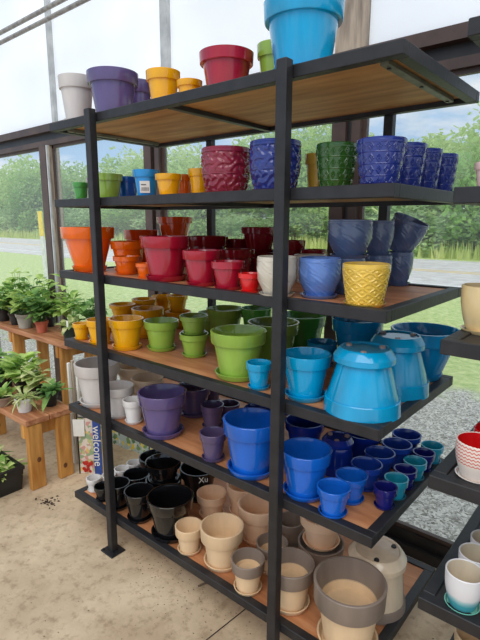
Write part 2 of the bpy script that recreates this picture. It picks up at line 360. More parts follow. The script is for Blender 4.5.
def prof_emb(r, h, base=.68, sauc=True, belly=.10, ex=1.9):
    t = max(.004, r*.06); sh = min(.09*h, .016) if sauc else 0; z0 = sh*.4
    P = []; K = 84
    for i in range(K+1):
        s = i/K; rr_ = r*(base+(1-base)*(1-(1-s)**ex)+belly*math.sin(math.pi*s)**2*.5)
        if s > .96: rr_ = r*1.0
        P.append((min(rr_, r*1.03), z0+(h-z0)*s))
    P[0] = (P[0][0]*.95, P[0][1])
    body = [(0, z0)]+P+[(r-t*.5, h+.002), (r-t, h), (r-t*1.2, h-.06*h), (r*base, h*.25), (r*base*.8, z0+t), (0, z0+t)]
    out = {'body': body, 'K': K}
    if sauc:
        rs = r*.92
        out['saucer'] = [(0, 0), (rs*.84, 0), (rs*.99, sh*.9), (rs, sh), (rs*.94, sh), (rs*.84, z0*.9), (0, z0*.9)]
    out['co'] = [(r*.92 if sauc else r*base, 0), (r*.86, h*.1), (r*.96, h*.4), (r*1.04, h)]
    return out
def sm(x): return max(0, min(1, x))
def dots(a, z, r, h, kind):
    s = z/h
    if s < .06 or s > .965: return 0
    am = r*.028
    if s > .90: return am*.5
    if kind == 'scroll':      # dense raised scrollwork
        if abs(s-.46) < .02: return am*.6
        u = a*9; v = s*30
        return am*1.1*math.tanh(2.2*(math.sin(u+1.6*math.sin(v*.5))*math.sin(v*.8+1.5*math.cos(u))+.4*math.sin(2*u)*math.cos(v)))
    if kind == 'medallion':   # rows of diamonds with dots
        row = s*4.2; fr = row % 1; u = (a*9/math.pi/2*2) % 1
        d = abs(u-.5)+abs(fr-.5)
        return am*1.0*(1 if .24 < d < .36 else .9 if d < .10 else .5 if abs(fr) < .06 else 0)
    if kind == 'leaf':        # overlapping diagonal leaves
        q = a*4/math.pi+s*1.8; u = q % 1; v = (s*2.4+(math.floor(q) % 2)*.5) % 1
        e_ = (1-abs(u-.5)*2); return am*1.4*(max(0, e_*math.sin(math.pi*v)-.25)+.25*math.cos((u-.5)*14+v*10)*e_)
    if kind == 'lattice':
        u = a*10; v = s*26; cell = abs(math.sin((u+v)/2)*math.sin((u-v)/2))
        return am*(1.0*(cell < .22)+.9*(cell > .86))
    return 0

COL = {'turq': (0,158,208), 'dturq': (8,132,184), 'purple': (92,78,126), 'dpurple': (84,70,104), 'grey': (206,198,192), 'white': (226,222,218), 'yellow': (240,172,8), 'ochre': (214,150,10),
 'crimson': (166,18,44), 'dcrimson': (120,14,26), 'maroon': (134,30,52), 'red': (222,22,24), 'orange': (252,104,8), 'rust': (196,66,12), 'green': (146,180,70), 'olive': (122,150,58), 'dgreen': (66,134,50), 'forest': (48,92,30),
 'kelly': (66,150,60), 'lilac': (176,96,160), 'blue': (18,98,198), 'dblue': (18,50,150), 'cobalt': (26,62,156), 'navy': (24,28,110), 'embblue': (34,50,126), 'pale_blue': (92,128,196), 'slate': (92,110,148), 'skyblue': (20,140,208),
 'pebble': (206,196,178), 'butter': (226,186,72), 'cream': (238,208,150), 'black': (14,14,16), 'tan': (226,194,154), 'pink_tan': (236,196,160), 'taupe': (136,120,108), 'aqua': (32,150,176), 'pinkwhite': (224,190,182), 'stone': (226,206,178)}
# row: shelf, x, y_rim, base (pixel row > 2, else distance back from the shelf front), rim width, kind, colour, label, options
P = []
def pot(*a, **k): P.append((a, k))
ALLZ = ZS+ZR
exec_rows = True
# --- top shelf
pot(0, 74.5, 75, .11, 35, 'std', 'grey', 'pale grey pot with a rim, leftmost on the top shelf', matte=1)
pot(0, 112.5, 69, .14, 51, 'std', 'purple', 'large purple glazed pot on the top shelf beside the pale grey one')
pot(0, 137, 79.5, .34, 30, 'std', 'purple', 'small purple pot half hidden behind the large purple one on the top shelf')
pot(0, 163, 69, .13, 34.5, 'std', 'yellow', 'yellow pot on the top shelf, the taller of its two yellow pots')
pot(0, 189.5, 79, .15, 26, 'std', 'yellow', 'low yellow pot on the top shelf beside the red pot')
pot(0, 226.5, 49, .16, 55, 'std', 'crimson', 'wide crimson red pot standing on the top shelf')
pot(0, 275, 42, .26, 36, 'std', 'green', 'light green pot on the top shelf partly behind the huge turquoise pot')
pot(0, 304, -4, .15, 81, 'std', 'turq', 'huge turquoise pot on the top shelf, cut off by the photo top')
# --- second shelf
pot(1, 79, 182, .12, 16, 'std', 'kelly', 'small grass green pot at the left end of the second shelf')
pot(1, 89, 178, .20, 15, 'std', 'lilac', 'small lilac pink pot on the second shelf behind the left post')
pot(1, 107, 173, .13, 31, 'std', 'green', 'light olive green pot on the second shelf just right of the left post')
pot(1, 127, 176, .26, 24, 'std', 'blue', 'small blue pot on the second shelf between the olive green and sky blue pots')
pot(1, 146, 169, .13, 27, 'std', 'skyblue', 'sky blue pot with a white price sticker on the second shelf', sticker=1)
pot(1, 168.5, 173, .14, 27.5, 'std', 'yellow', 'golden yellow pot on the second shelf right of the sky blue pot')
pot(1, 184, 174, .34, 20, 'std', 'orange', 'small orange pot at the back of the second shelf between two yellow pots')
pot(1, 199, 168, .22, 22, 'std', 'yellow', 'yellow pot on the second shelf partly behind the maroon embossed pot')
pot(1, 226, 147, .14, 49, 'emb', 'maroon', 'maroon pot embossed with scrolls on the second shelf', pat='scroll')
pot(1, 275.5, 140, .14, 51, 'emb', 'embblue', 'blue pot embossed with scrolls behind the right front post', pat='scroll')
pot(1, 318, 153, .30, 26, 'std', 'butter', 'pale yellow pot on the second shelf behind the dark green embossed pot', sauc=0)
pot(1, 337, 143, .20, 41, 'emb', 'forest', 'dark green embossed pot on the second shelf', pat='medallion')
pot(1, 382, 138, .10, 49, 'emb', 'embblue', 'cobalt blue embossed pot, largest of the four in a line at the second shelf end', pat='medallion')
pot(1, 408, 143.5, .27, 37, 'emb', 'embblue', 'cobalt blue embossed pot, second largest of the four in a line', pat='medallion')
pot(1, 426.5, 149, .40, 31, 'emb', 'embblue', 'cobalt blue embossed pot, second smallest of the four in a line', pat='medallion')
pot(1, 443.5, 154, .52, 28, 'emb', 'embblue', 'cobalt blue embossed pot, smallest of the four at the back corner of the second shelf', pat='medallion')
# --- third shelf
pot(2, 90.5, 227, 271, 52.5, 'std', 'orange', 'largest orange pot, crossed by the left front post on the third shelf', base=.54, sr=.66)
pot(2, 119, 241, .25, 36, 'std', 'orange', 'orange pot right of the largest orange pot on the third shelf')
pot(2, 126.5, 256, 274, 27, 'std', 'orange', 'small orange pot standing in front on the third shelf')
pot(2, 146, 263, 278, 20, 'std', 'orange', 'smallest orange pot beside the big crimson pot')
pot(2, 145, 241, .25, 20, 'std', 'orange', 'orange pot half hidden behind the big crimson pot')
pot(2, 135, 229, .52, 31, 'std', 'rust', 'dark orange pot at the back of the third shelf behind the orange pots')
pot(2, 168, 238, .46, 36, 'std', 'rust', 'dark orange pot under another one behind the big crimson pot', htarget=.13)
pot(2, 170, 217, .46, 35, 'std', 'rust', 'dark orange pot stacked on top, highest on the left of the third shelf', stack=1)
pot(2, 164.5, 236, 280, 50, 'std', 'crimson', 'big crimson pot, largest of the red pots on the third shelf')
pot(2, 202, 250, 285, 40, 'std', 'crimson', 'medium crimson pot right of the biggest crimson pot')
pot(2, 228, 261, 289, 34, 'std', 'crimson', 'smaller crimson pot between the medium crimson and bright red pots')
pot(2, 250, 273, 292, 24, 'std', 'red', 'smallest pot in bright red on the third shelf edge')
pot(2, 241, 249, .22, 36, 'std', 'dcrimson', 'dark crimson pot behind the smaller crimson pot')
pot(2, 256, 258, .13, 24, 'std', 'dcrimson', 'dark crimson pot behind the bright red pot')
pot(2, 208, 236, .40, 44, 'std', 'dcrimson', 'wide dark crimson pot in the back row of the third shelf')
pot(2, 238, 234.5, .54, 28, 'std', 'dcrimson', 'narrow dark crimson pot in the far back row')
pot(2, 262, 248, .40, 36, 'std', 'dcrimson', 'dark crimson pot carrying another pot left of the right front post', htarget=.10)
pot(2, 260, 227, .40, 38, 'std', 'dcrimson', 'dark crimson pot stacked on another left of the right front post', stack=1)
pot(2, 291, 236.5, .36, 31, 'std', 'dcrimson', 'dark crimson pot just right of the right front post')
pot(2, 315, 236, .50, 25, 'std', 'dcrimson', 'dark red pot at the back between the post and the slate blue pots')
pot(2, 279.5, 257, 296, 40, 'emb', 'pebble', 'cream pot embossed with leaves behind the right front post', pat='leaf')
pot(2, 310, 255, .26, 32, 'emb', 'pebble', 'cream embossed pot at the back behind the pale blue one', pat='leaf')
pot(2, 318, 258, 297, 42, 'emb', 'pale_blue', 'pale blue pot embossed with leaves on the third shelf', pat='leaf')
pot(2, 349, 256, .30, 32, 'emb', 'slate', 'slate blue embossed pot behind the butter yellow lattice pot', pat='leaf', htarget=.125)
pot(2, 377.5, 255, .37, 29, 'emb', 'slate', 'slate blue embossed pot, middle one of the lower blue row', pat='leaf', htarget=.12)
pot(2, 399.5, 252, 285, 27, 'emb', 'slate', 'slate blue embossed pot, rightmost of the lower blue row', pat='leaf')
pot(2, 347, 220, .33, 44, 'emb', 'slate', 'slate blue embossed pot stacked on top, widest of the stacked ones', pat='leaf', stack='behind the butter')
pot(2, 379, 221, .38, 30, 'emb', 'slate', 'slate blue embossed pot stacked in the middle', pat='leaf', stack='middle one of the lower')
pot(2, 366.5, 264, 305.5, 47, 'emb', 'butter', 'butter yellow pot with a raised lattice pattern on the third shelf corner', pat='lattice')
# --- fourth shelf
pot(3, 81, 323, 339, 17, 'std', 'yellow', 'tiny yellow pot at the left end of the fourth shelf')
pot(3, 99.5, 319, 343, 27, 'std', 'yellow', 'yellow pot behind the left front post on the fourth shelf')
pot(3, 126, 318, 348, 35, 'std', 'yellow', 'largest yellow pot in the front row of the fourth shelf')
pot(3, 148, 308, 336, 33, 'std', 'ochre', 'ochre yellow pot behind between the yellow and green front pots')
pot(3, 118, 315, .28, 25, 'std', 'ochre', 'ochre pot carrying the leftmost stacked yellow pot', htarget=.075)
pot(3, 118, 302, .28, 26, 'std', 'ochre', 'leftmost stacked yellow pot of the fourth shelf', stack=1)
pot(3, 143, 312, .48, 26, 'std', 'ochre', 'yellow pot under the second stacked one in the back row', htarget=.080)
pot(3, 143, 298, .48, 25, 'std', 'ochre', 'stacked yellow pot, second from the left of the fourth shelf back row', stack=1)
pot(3, 163, 307, .57, 22, 'std', 'ochre', 'yellow pot under the third stacked one in the back row', htarget=.08)
pot(3, 163, 295.5, .57, 21, 'std', 'ochre', 'stacked yellow pot, third from the left in the back row', stack=1)
pot(3, 178, 307, .50, 27, 'std', 'ochre', 'wide ochre pot under the last stacked yellow pot', htarget=.088)
pot(3, 180, 295, .56, 21, 'std', 'ochre', 'stacked yellow pot, fourth and last in the back row', stack=1)
pot(3, 161, 320, 349, 35, 'std', 'green', 'light green pot, leftmost in the fourth shelf green group')
pot(3, 194, 333, 355.5, 29.5, 'std', 'green', 'green pot carrying a second green pot on the fourth shelf')
pot(3, 193, 315, 355.5, 29, 'std', 'olive', 'green pot stacked on another green pot', stack=1)
pot(3, 212, 312, .32, 26, 'std', 'olive', 'olive green pot behind the stacked green pair')
pot(3, 229, 308, .36, 38, 'std', 'olive', 'olive green pot behind the largest green pot')
pot(3, 254, 305, .50, 31, 'std', 'dgreen', 'dark green pot at the back left of the right front post')
pot(3, 238.5, 330, 376, 57, 'std', 'green', 'largest light green pot at the front of the fourth shelf')
pot(3, 275.5, 321, .24, 52, 'std', 'olive', 'wide olive green pot crossed by the right front post')
pot(3, 304, 314, .40, 48, 'std', 'dgreen', 'wide dark green pot right of the post at the shelf back')
pot(3, 259, 362, 388, 26, 'std', 'turq', 'small turquoise pot left of the right front post')
pot(3, 306.5, 353, 397, 50, 'std', 'turq', 'medium turquoise pot right of the right front post')
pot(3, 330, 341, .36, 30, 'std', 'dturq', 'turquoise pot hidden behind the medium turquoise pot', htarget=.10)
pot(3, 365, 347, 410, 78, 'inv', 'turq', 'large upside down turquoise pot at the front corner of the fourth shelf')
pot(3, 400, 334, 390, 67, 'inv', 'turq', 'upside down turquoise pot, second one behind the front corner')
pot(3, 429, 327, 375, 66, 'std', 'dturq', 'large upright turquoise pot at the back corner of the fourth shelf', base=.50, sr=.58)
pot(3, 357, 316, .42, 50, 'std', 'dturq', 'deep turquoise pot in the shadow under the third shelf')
# --- fifth shelf
pot(4, 97, 362, 403, 45, 'std', 'grey', 'largest pale grey pot at the left end of the fifth shelf', matte=1)
pot(4, 118, 385, 415, 32, 'std', 'grey', 'pale grey pot behind the left front post on the fifth shelf', matte=1)
pot(4, 133, 399, 422, 21, 'std', 'white', 'small whitish pot at the front beside the purple pot', matte=1)
pot(4, 147, 377, .22, 32, 'std', 'stone', 'light stone pot behind the small whitish one', matte=1)
pot(4, 134, 365, .38, 35, 'std', 'stone', 'stone grey pot at the back of the fifth shelf', matte=1)
pot(4, 162, 391, 433, 49, 'std', 'purple', 'large purple pot in a wide saucer on the fifth shelf')
pot(4, 213, 431.5, 459, 27.5, 'std', 'dpurple', 'small muted purple pot beside the large blue pot')
pot(4, 195, 385, 413, 34, 'std', 'dpurple', 'dark purple pot behind the large purple one')
pot(4, 212, 404, 427, 24, 'std', 'dpurple', 'dark purple pot behind the small muted purple one')
pot(4, 229, 403, .34, 22, 'std', 'dpurple', 'dark purple pot behind the left side of the large blue pot', htarget=.08)
pot(4, 206, 383, .50, 28, 'std', 'dpurple', 'dark purple pot at the far back of the fifth shelf')
pot(4, 251, 418, 471, 58, 'std', 'blue', 'largest bright blue pot left of the right front post')
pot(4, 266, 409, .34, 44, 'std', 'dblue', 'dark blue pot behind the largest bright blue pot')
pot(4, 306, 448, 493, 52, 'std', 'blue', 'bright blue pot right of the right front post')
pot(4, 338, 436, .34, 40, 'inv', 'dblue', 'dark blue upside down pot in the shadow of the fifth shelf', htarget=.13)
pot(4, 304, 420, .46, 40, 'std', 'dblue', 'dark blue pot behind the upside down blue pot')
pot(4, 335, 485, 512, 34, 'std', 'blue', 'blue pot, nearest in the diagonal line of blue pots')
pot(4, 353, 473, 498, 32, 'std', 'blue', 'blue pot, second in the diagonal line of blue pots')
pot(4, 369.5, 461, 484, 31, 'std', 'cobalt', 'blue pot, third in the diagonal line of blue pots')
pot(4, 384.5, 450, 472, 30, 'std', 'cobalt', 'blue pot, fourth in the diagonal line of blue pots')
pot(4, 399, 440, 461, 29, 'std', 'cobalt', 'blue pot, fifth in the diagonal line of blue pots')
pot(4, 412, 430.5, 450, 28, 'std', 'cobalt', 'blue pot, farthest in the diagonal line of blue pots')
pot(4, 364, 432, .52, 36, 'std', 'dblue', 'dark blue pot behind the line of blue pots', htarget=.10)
pot(4, 386.5, 485, 505.5, 24, 'cup', 'navy', 'small navy pot, nearest in the row along the right shelf edge')
pot(4, 397, 477, 496, 24, 'cup', 'aqua', 'small teal pot behind the nearest navy pot')
pot(4, 406, 468.5, 486.5, 23, 'cup', 'navy', 'small navy pot between two teal ones')
pot(4, 415, 460.5, 478, 23, 'cup', 'aqua', 'small teal pot, middle one of three teal ones')
pot(4, 423, 452.5, 470, 22, 'cup', 'navy', 'small navy pot, farthest navy one in the edge row')
pot(4, 431, 445.5, 462, 22, 'cup', 'aqua', 'small teal pot, farthest one at the back of the edge row')
# --- bottom shelf
pot(5, 93.5, 477.5, 490, 15, 'cup', 'white', 'tiny white pot at the left end of the bottom shelf')
pot(5, 110, 474, .16, 14, 'cup', 'white', 'tiny white pot behind the left front post')
pot(5, 121, 468.5, .25, 15, 'cup', 'white', 'tiny white pot, third from the left in its row')
pot(5, 133.5, 462.5, .36, 15, 'cup', 'white', 'tiny white pot, farthest of its row on the bottom shelf')
pot(5, 103, 485.5, 499, 18, 'std', 'black', 'small black pot left of the left front post')
pot(5, 118, 482, 506, 25, 'std', 'black', 'black pot just right of the left front post')
pot(5, 139, 490, 518, 30, 'std', 'black', 'black pot between the smaller black one and the largest black one')
pot(5, 171, 496, 534, 47, 'std', 'black', 'largest black pot on the bottom shelf')
pot(5, 138.5, 473, .28, 27, 'std', 'black', 'black pot behind the front row, near the tiny white ones')
pot(5, 168, 478, .30, 36, 'std', 'black', 'black pot behind the largest black pot', htarget=.12)
pot(5, 165, 459, .31, 36, 'std', 'black', 'stacked black pot behind the largest black one', stack=1)
pot(5, 152, 458, .50, 32, 'std', 'black', 'black pot at the far back of the bottom shelf')
pot(5, 188, 468, .48, 38, 'std', 'black', 'black pot with a white mark behind the pinkish tan pots', mark=1)
pot(5, 188, 524, 549, 28, 'cup', 'tan', 'small light tan pot at the front of the bottom shelf', matte=1)
pot(5, 222, 525, 562, 44, 'cup', 'tan', 'large light tan pot left of the right front post', matte=1)
pot(5, 214.5, 492, 514, 30, 'cup', 'pink_tan', 'pinkish tan pot behind the small light tan one', matte=1)
pot(5, 235, 484, .36, 34, 'cup', 'pink_tan', 'pinkish tan pot at the back under the fifth shelf', matte=1)
pot(5, 260, 503, .22, 42, 'cup', 'pink_tan', 'pinkish tan pot behind the right front post', matte=1)
pot(5, 248, 558, 588, 34, 'cup', 'tan', 'small tan pot with a taupe rim at the front of the bottom shelf', matte=1, rimcol='taupe')
pot(5, 272, 542, .16, 32, 'cup', 'tan', 'small tan pot with a taupe rim behind the right front post', matte=1, rimcol='taupe')
pot(5, 291, 562, 603, 47, 'cup', 'tan', 'medium tan pot with a taupe rim right of the post', matte=1, rimcol='taupe')
pot(5, 348, 582, 642, 73, 'cup', 'tan', 'largest tan pot with a broad taupe rim and crumbs inside', matte=1, rimcol='taupe')
pot(5, 289, 519, .34, 28, 'cup', 'taupe', 'taupe brown pot at the back right of the post', matte=1)
pot(5, 321, 541, .30, 46, 'cup', 'taupe', 'taupe pot carrying a tan one under the fifth shelf', matte=1, htarget=.11)
pot(5, 321, 512, .30, 44, 'cup', 'pink_tan', 'pinkish tan pot stacked on the taupe pot', matte=1, stack=1)
pot(5, 375, 551, 605, 62, 'inv', 'stone', 'upside down glossy beige pot with a taupe band and black feet', rimcol='taupe', feet=1, srat=.93)
# --- right rack
pot(7, 490, 161, .12, 28, 'std', 'pinkwhite', 'pinkish white pot at the photo edge on the right rack')
pot(8, 485, 286, 332, 46, 'emb', 'cream', 'cream yellow smooth pot in a saucer on the right rack', pat='none')
pot(9, 480, 441, 477, 44, 'emb', 'white', 'white pot with red printed bands and a red inside', pat='none', printed=1)
pot(9, 495, 430, .42, 38, 'emb', 'red', 'red pot behind the white and red banded one', pat='none')
pot(10, 465.5, 571, 605, 37, 'emb', 'white', 'white pot with a teal dipped foot in a green saucer, nearest of three', pat='none', dip=1)
pot(10, 477, 553, .19, 33, 'emb', 'white', 'white pot with a teal dipped foot, middle of three', pat='none', dip=1)
pot(10, 487, 539, .33, 30, 'emb', 'white', 'white pot with a teal dipped foot, farthest of three', pat='none', dip=1)
pot(11, 474, 634, .20, 36, 'cup', 'tan', 'tan pot at the bottom right corner on the lowest right shelf', matte=1)

# place: solve world position and size of each pot on its shelf
items = []
last = {}
for (sh, u, v, base, w, kind, col, label), k in P:
    zs = ALLZ[sh]-.006
    if sh == 0: v += .09*w
    if sh in (1, 7): v += .05*w
    fy = RY if sh >= 6 else 0
    zb = k.get('zb', 0)
    sup = None
    if k.get('stack'):
        sup = items[-1]
        if k['stack'] != 1: sup = [i for i in items if k['stack'] in i['label']][0]
        zb = sup['h']-.002
        q = ony(u, v, sup['y']); h = q.z-zs-zb; p = Vector((sup['x'], sup['y'], 0))
    elif base > 2:
        ub = u
        for _ in range(6):
            p = onz(ub, base, zs); lo, hi = .01, .6
            for _ in range(30):
                h = (lo+hi)/2
                if proj((p.x, p.y, zs+h))[1] > v: lo = h
                else: hi = h
            ub += u-proj((p.x, p.y, zs+h))[0]
    else:
        yb = base; ht = k.get('htarget')
        if v > 226:
            lo, hi = .03, (D if sh < 6 else .6)-.05
            rat = {'std': .84, 'cup': .92, 'emb': .88, 'inv': .95}[kind]*2
            for _ in range(30):
                yb = (lo+hi)/2; p = ony(u, v, fy+yb); rr1 = w/2*proj(p)[2]/F
                if p.z-zs > (ht or rat*rr1): lo = yb
                else: hi = yb
        p = ony(u, v, fy+yb); h = p.z-zs
        if ht: h = ht
        if v > 226: h = min(h, 1.15*2*w/2*proj(p)[2]/F)
    dpt = proj((p.x, p.y, zs+zb+h))[2]
    r = w/2*dpt/F
    h = max(h, .03)
    items.append(dict(sh=sh, x=p.x, y=p.y, x0=p.x, y0=p.y, h=h, r=r, zb=zb, zs=zs, kind=kind, col=col, label=label, k=k, hid=base <= 2, sup=sup, u=u, v=v))
for it in items:
    r, h, k = it['r'], it['h'], it['k']
    if it['kind'] == 'std': it['pr'] = prof_std(r, h, sauc=k.get('sauc', 1), base=k.get('base', .66), sr=k.get('sr', .85))
    elif it['kind'] == 'cup': it['pr'] = prof_std(r, h, rim=.33, base=.66, neck=.83, floor=.5 if k.get('rimcol') else .40 if k.get('matte') else .2)
    elif it['kind'] == 'emb': pt_ = k.get('pat'); it['pr'] = prof_emb(r, h, *((.74, True, .0, 1.25) if pt_ in ('medallion', 'lattice') else (.80, True, .04, 2.4) if pt_ == 'scroll' else (.62, True, .12, 2.2) if pt_ == 'leaf' else (.66, True, .06, 2.0)))
    elif it['kind'] == 'inv':
        hb = h*.88; rb = r*1.0
        it['pr'] = prof_std(r, hb, rim=.2 if k.get('feet') else .27, base=.80 if k.get('feet') else .62, neck=.93, sauc=False)
        it['pr']['co'] = [(r, 0), (r, hb*.27), (r*.93, hb*.28), (r*.70, hb*.84), (r*k.get('srat', .79), hb*.9), (r*.7, h)]
# keep neighbours apart
def rad(co, z):
    if z < co[0][1]-.001 or z > co[-1][1]+.001: return None
    for (a, za), (b, zb_) in zip(co, co[1:]):
        if za <= z <= zb_: return a if zb_-za < 1e-6 else a+(b-a)*(z-za)/(zb_-za)
    return co[-1][0]
def need(a, b):
    best = 0
    za, zb_ = a['zb'], b['zb']
    lo = max(za, zb_); hi = min(za+a['h'], zb_+b['h'])
    if hi-lo < .004: return 0
    for i in range(13):
        z = lo+(hi-lo)*i/12; q = rad(a['pr']['co'], z-za); s = rad(b['pr']['co'], z-zb_)
        if q and s: best = max(best, q+s)
    return best+.0007
pairs = [(a, b, need(a, b)) for i, a in enumerate(items) for b in items[i+1:] if a['sh'] == b['sh']]
pairs = [p for p in pairs if p[2] and math.hypot(p[0]['x']-p[1]['x'], p[0]['y']-p[1]['y']) < .5]
for itn in range(160):
    for a, b, nd in pairs:
        dx, dy = b['x']-a['x'], b['y']-a['y']; d = math.hypot(dx, dy)
        if d < nd:
            if d < 1e-4: dx, dy, d = .01, .01, .014
            wa, wb = (3 if a['hid'] else 1), (3 if b['hid'] else 1); e = (nd-d)*.6/(wa+wb)
            a['x'] -= dx/d*e*wa; a['y'] -= dy/d*e*wa; b['x'] += dx/d*e*wb; b['y'] += dy/d*e*wb
    for it in items:
        m_ = it['r']*(k_['sr'] if 'sr' in (k_ := it['k']) else .8) if it['kind'] != 'inv' else it['r']*.93
        if it['zb']: continue
        if it['sh'] < 6: x0, x1, y0, y1 = m_+.002, L-m_-.002, m_+.002, D-m_-.002
        else: x0, x1, y0, y1 = RX+m_, RX+1.3-m_, RY+m_, RY+.6-m_
        it['x'] = min(max(it['x'], x0), x1); it['y'] = min(max(it['y'], y0), y1)
    for it in items:          # stacked pots stay on their supports
        if it['sup']:
            q = it['sup']; mx_, my_ = (it['x']+q['x'])/2, (it['y']+q['y'])/2; it['x'] = q['x'] = mx_; it['y'] = q['y'] = my_
import os
if os.environ.get('POTDBG'):
    for a, b, nd in pairs:
        d = math.hypot(a['x']-b['x'], a['y']-b['y'])
        if d < nd-.006: print('OVER', round(nd-d, 3), '|', a['label'], '|', b['label'])
    for it in items:
        a = proj((it['x'], it['y'], it['zs']+it['zb']+it['h']))
        if math.hypot(a[0]-it['u'], a[1]-it['v']) > 3: print('MOVED', round(a[0]-it['u'],1), round(a[1]-it['v'],1), it['label'])
        if it['h']/it['r'] > 2.3 or it['h']/it['r'] < 1.1: print('RATIO', round(it['h']/(2*it['r']), 2), 'h', round(it['h'],3), it['label'])
        if it['zb']: print('ZB', round(it['zb'],3), 'h', round(it['h'],3), it['label'])

if os.environ.get('POTDBG'):
    for it in items:
        if it['sh']==3 and it['u']>300 or it['sh']==2 and it['u']<180: print('ZBP', it['label'][:40], [round(it[q],3) for q in ('x0','y0','x','y','h','r')], [round(q) for q in proj((it['x'],it['y'],it['zs']))[:2]])
printed = None
def printed_mat():
    mt, nt, b = newmat('white_glaze_with_red_print')
    tc = N(nt, 'ShaderNodeTexCoord'); sp = N(nt, 'ShaderNodeSeparateXYZ'); nt.links.new(tc.outputs['Object'], sp.inputs[0])
    at = N(nt, 'ShaderNodeMath', operation='ARCTAN2'); nt.links.new(sp.outputs['Y'], at.inputs[0]); nt.links.new(sp.outputs['X'], at.inputs[1])
    s1 = N(nt, 'ShaderNodeMath', operation='MULTIPLY'); s1.inputs[1].default_value = 34; nt.links.new(at.outputs[0], s1.inputs[0])
    z1 = N(nt, 'ShaderNodeMath', operation='MULTIPLY'); z1.inputs[1].default_value = 700; nt.links.new(sp.outputs['Z'], z1.inputs[0])
    sa = N(nt, 'ShaderNodeMath', operation='SINE'); nt.links.new(s1.outputs[0], sa.inputs[0])
    su = N(nt, 'ShaderNodeMath', operation='ADD'); nt.links.new(sa.outputs[0], su.inputs[0]); nt.links.new(z1.outputs[0], su.inputs[1])
    sz = N(nt, 'ShaderNodeMath', operation='SINE'); nt.links.new(su.outputs[0], sz.inputs[0])
    gt = N(nt, 'ShaderNodeMath', operation='GREATER_THAN'); gt.inputs[1].default_value = .45; nt.links.new(sz.outputs[0], gt.inputs[0])
    zt = N(nt, 'ShaderNodeMath', operation='GREATER_THAN'); zt.inputs[1].default_value = .045; nt.links.new(sp.outputs['Z'], zt.inputs[0])
    mu = N(nt, 'ShaderNodeMath', operation='MULTIPLY'); nt.links.new(gt.outputs[0], mu.inputs[0]); nt.links.new(zt.outputs[0], mu.inputs[1])
    mx = N(nt, 'ShaderNodeMixRGB'); mx.inputs[1].default_value = srgb((232,218,206)); mx.inputs[2].default_value = srgb((212,96,84)); nt.links.new(mu.outputs[0], mx.inputs[0])
    nt.links.new(mx.outputs[0], b.inputs['Base Color']); b.inputs['Roughness'].default_value = .3; return mt
def dip_mat(h):
    mt, nt, b = newmat('white_to_teal_glaze')
    tc = N(nt, 'ShaderNodeTexCoord'); sp = N(nt, 'ShaderNodeSeparateXYZ'); nt.links.new(tc.outputs['Object'], sp.inputs[0])
    n_ = N(nt, 'ShaderNodeTexNoise', Scale=25); nt.links.new(tc.outputs['Object'], n_.inputs['Vector'])
    a = N(nt, 'ShaderNodeMath', operation='MULTIPLY_ADD'); a.inputs[1].default_value = .012; nt.links.new(n_.outputs['Fac'], a.inputs[0]); nt.links.new(sp.outputs['Z'], a.inputs[2])
    mr = N(nt, 'ShaderNodeMapRange'); mr.inputs['From Max'].default_value = h; nt.links.new(a.outputs[0], mr.inputs[0])
    cr = N(nt, 'ShaderNodeValToRGB'); e = cr.color_ramp.elements; e[0].position = .3; e[0].color = srgb((70,158,170)); e[1].position = .52; e[1].color = srgb((226,222,222))
    q = e.new(.42); q.color = srgb((150,196,200)); nt.links.new(mr.outputs[0], cr.inputs[0]); nt.links.new(cr.outputs[0], b.inputs['Base Color']); b.inputs['Roughness'].default_value = .25; return mt
GN = {0: 'pots on the top shelf', 1: 'pots on the second shelf', 2: 'pots on the third shelf', 3: 'pots on the fourth shelf', 4: 'pots on the fifth shelf', 5: 'pots on the bottom shelf'}
def text_mesh(s, size, mat, parent, name, mtx, ext=.0006):
    cu = bpy.data.curves.new(name, 'FONT'); cu.body = s; cu.size = size; cu.align_x = 'CENTER'; cu.align_y = 'CENTER'; cu.extrude = ext
    tmp = bpy.data.objects.new(name, cu); C.objects.link(tmp); dg = bpy.context.evaluated_depsgraph_get()
    me = bpy.data.meshes.new_from_object(tmp.evaluated_get(dg)); bpy.data.objects.remove(tmp)
    me.materials.clear(); me.materials.append(mat); o = bpy.data.objects.new(name, me); C.objects.link(o)
    if parent: o.parent = parent
    o.matrix_local = mtx; return o
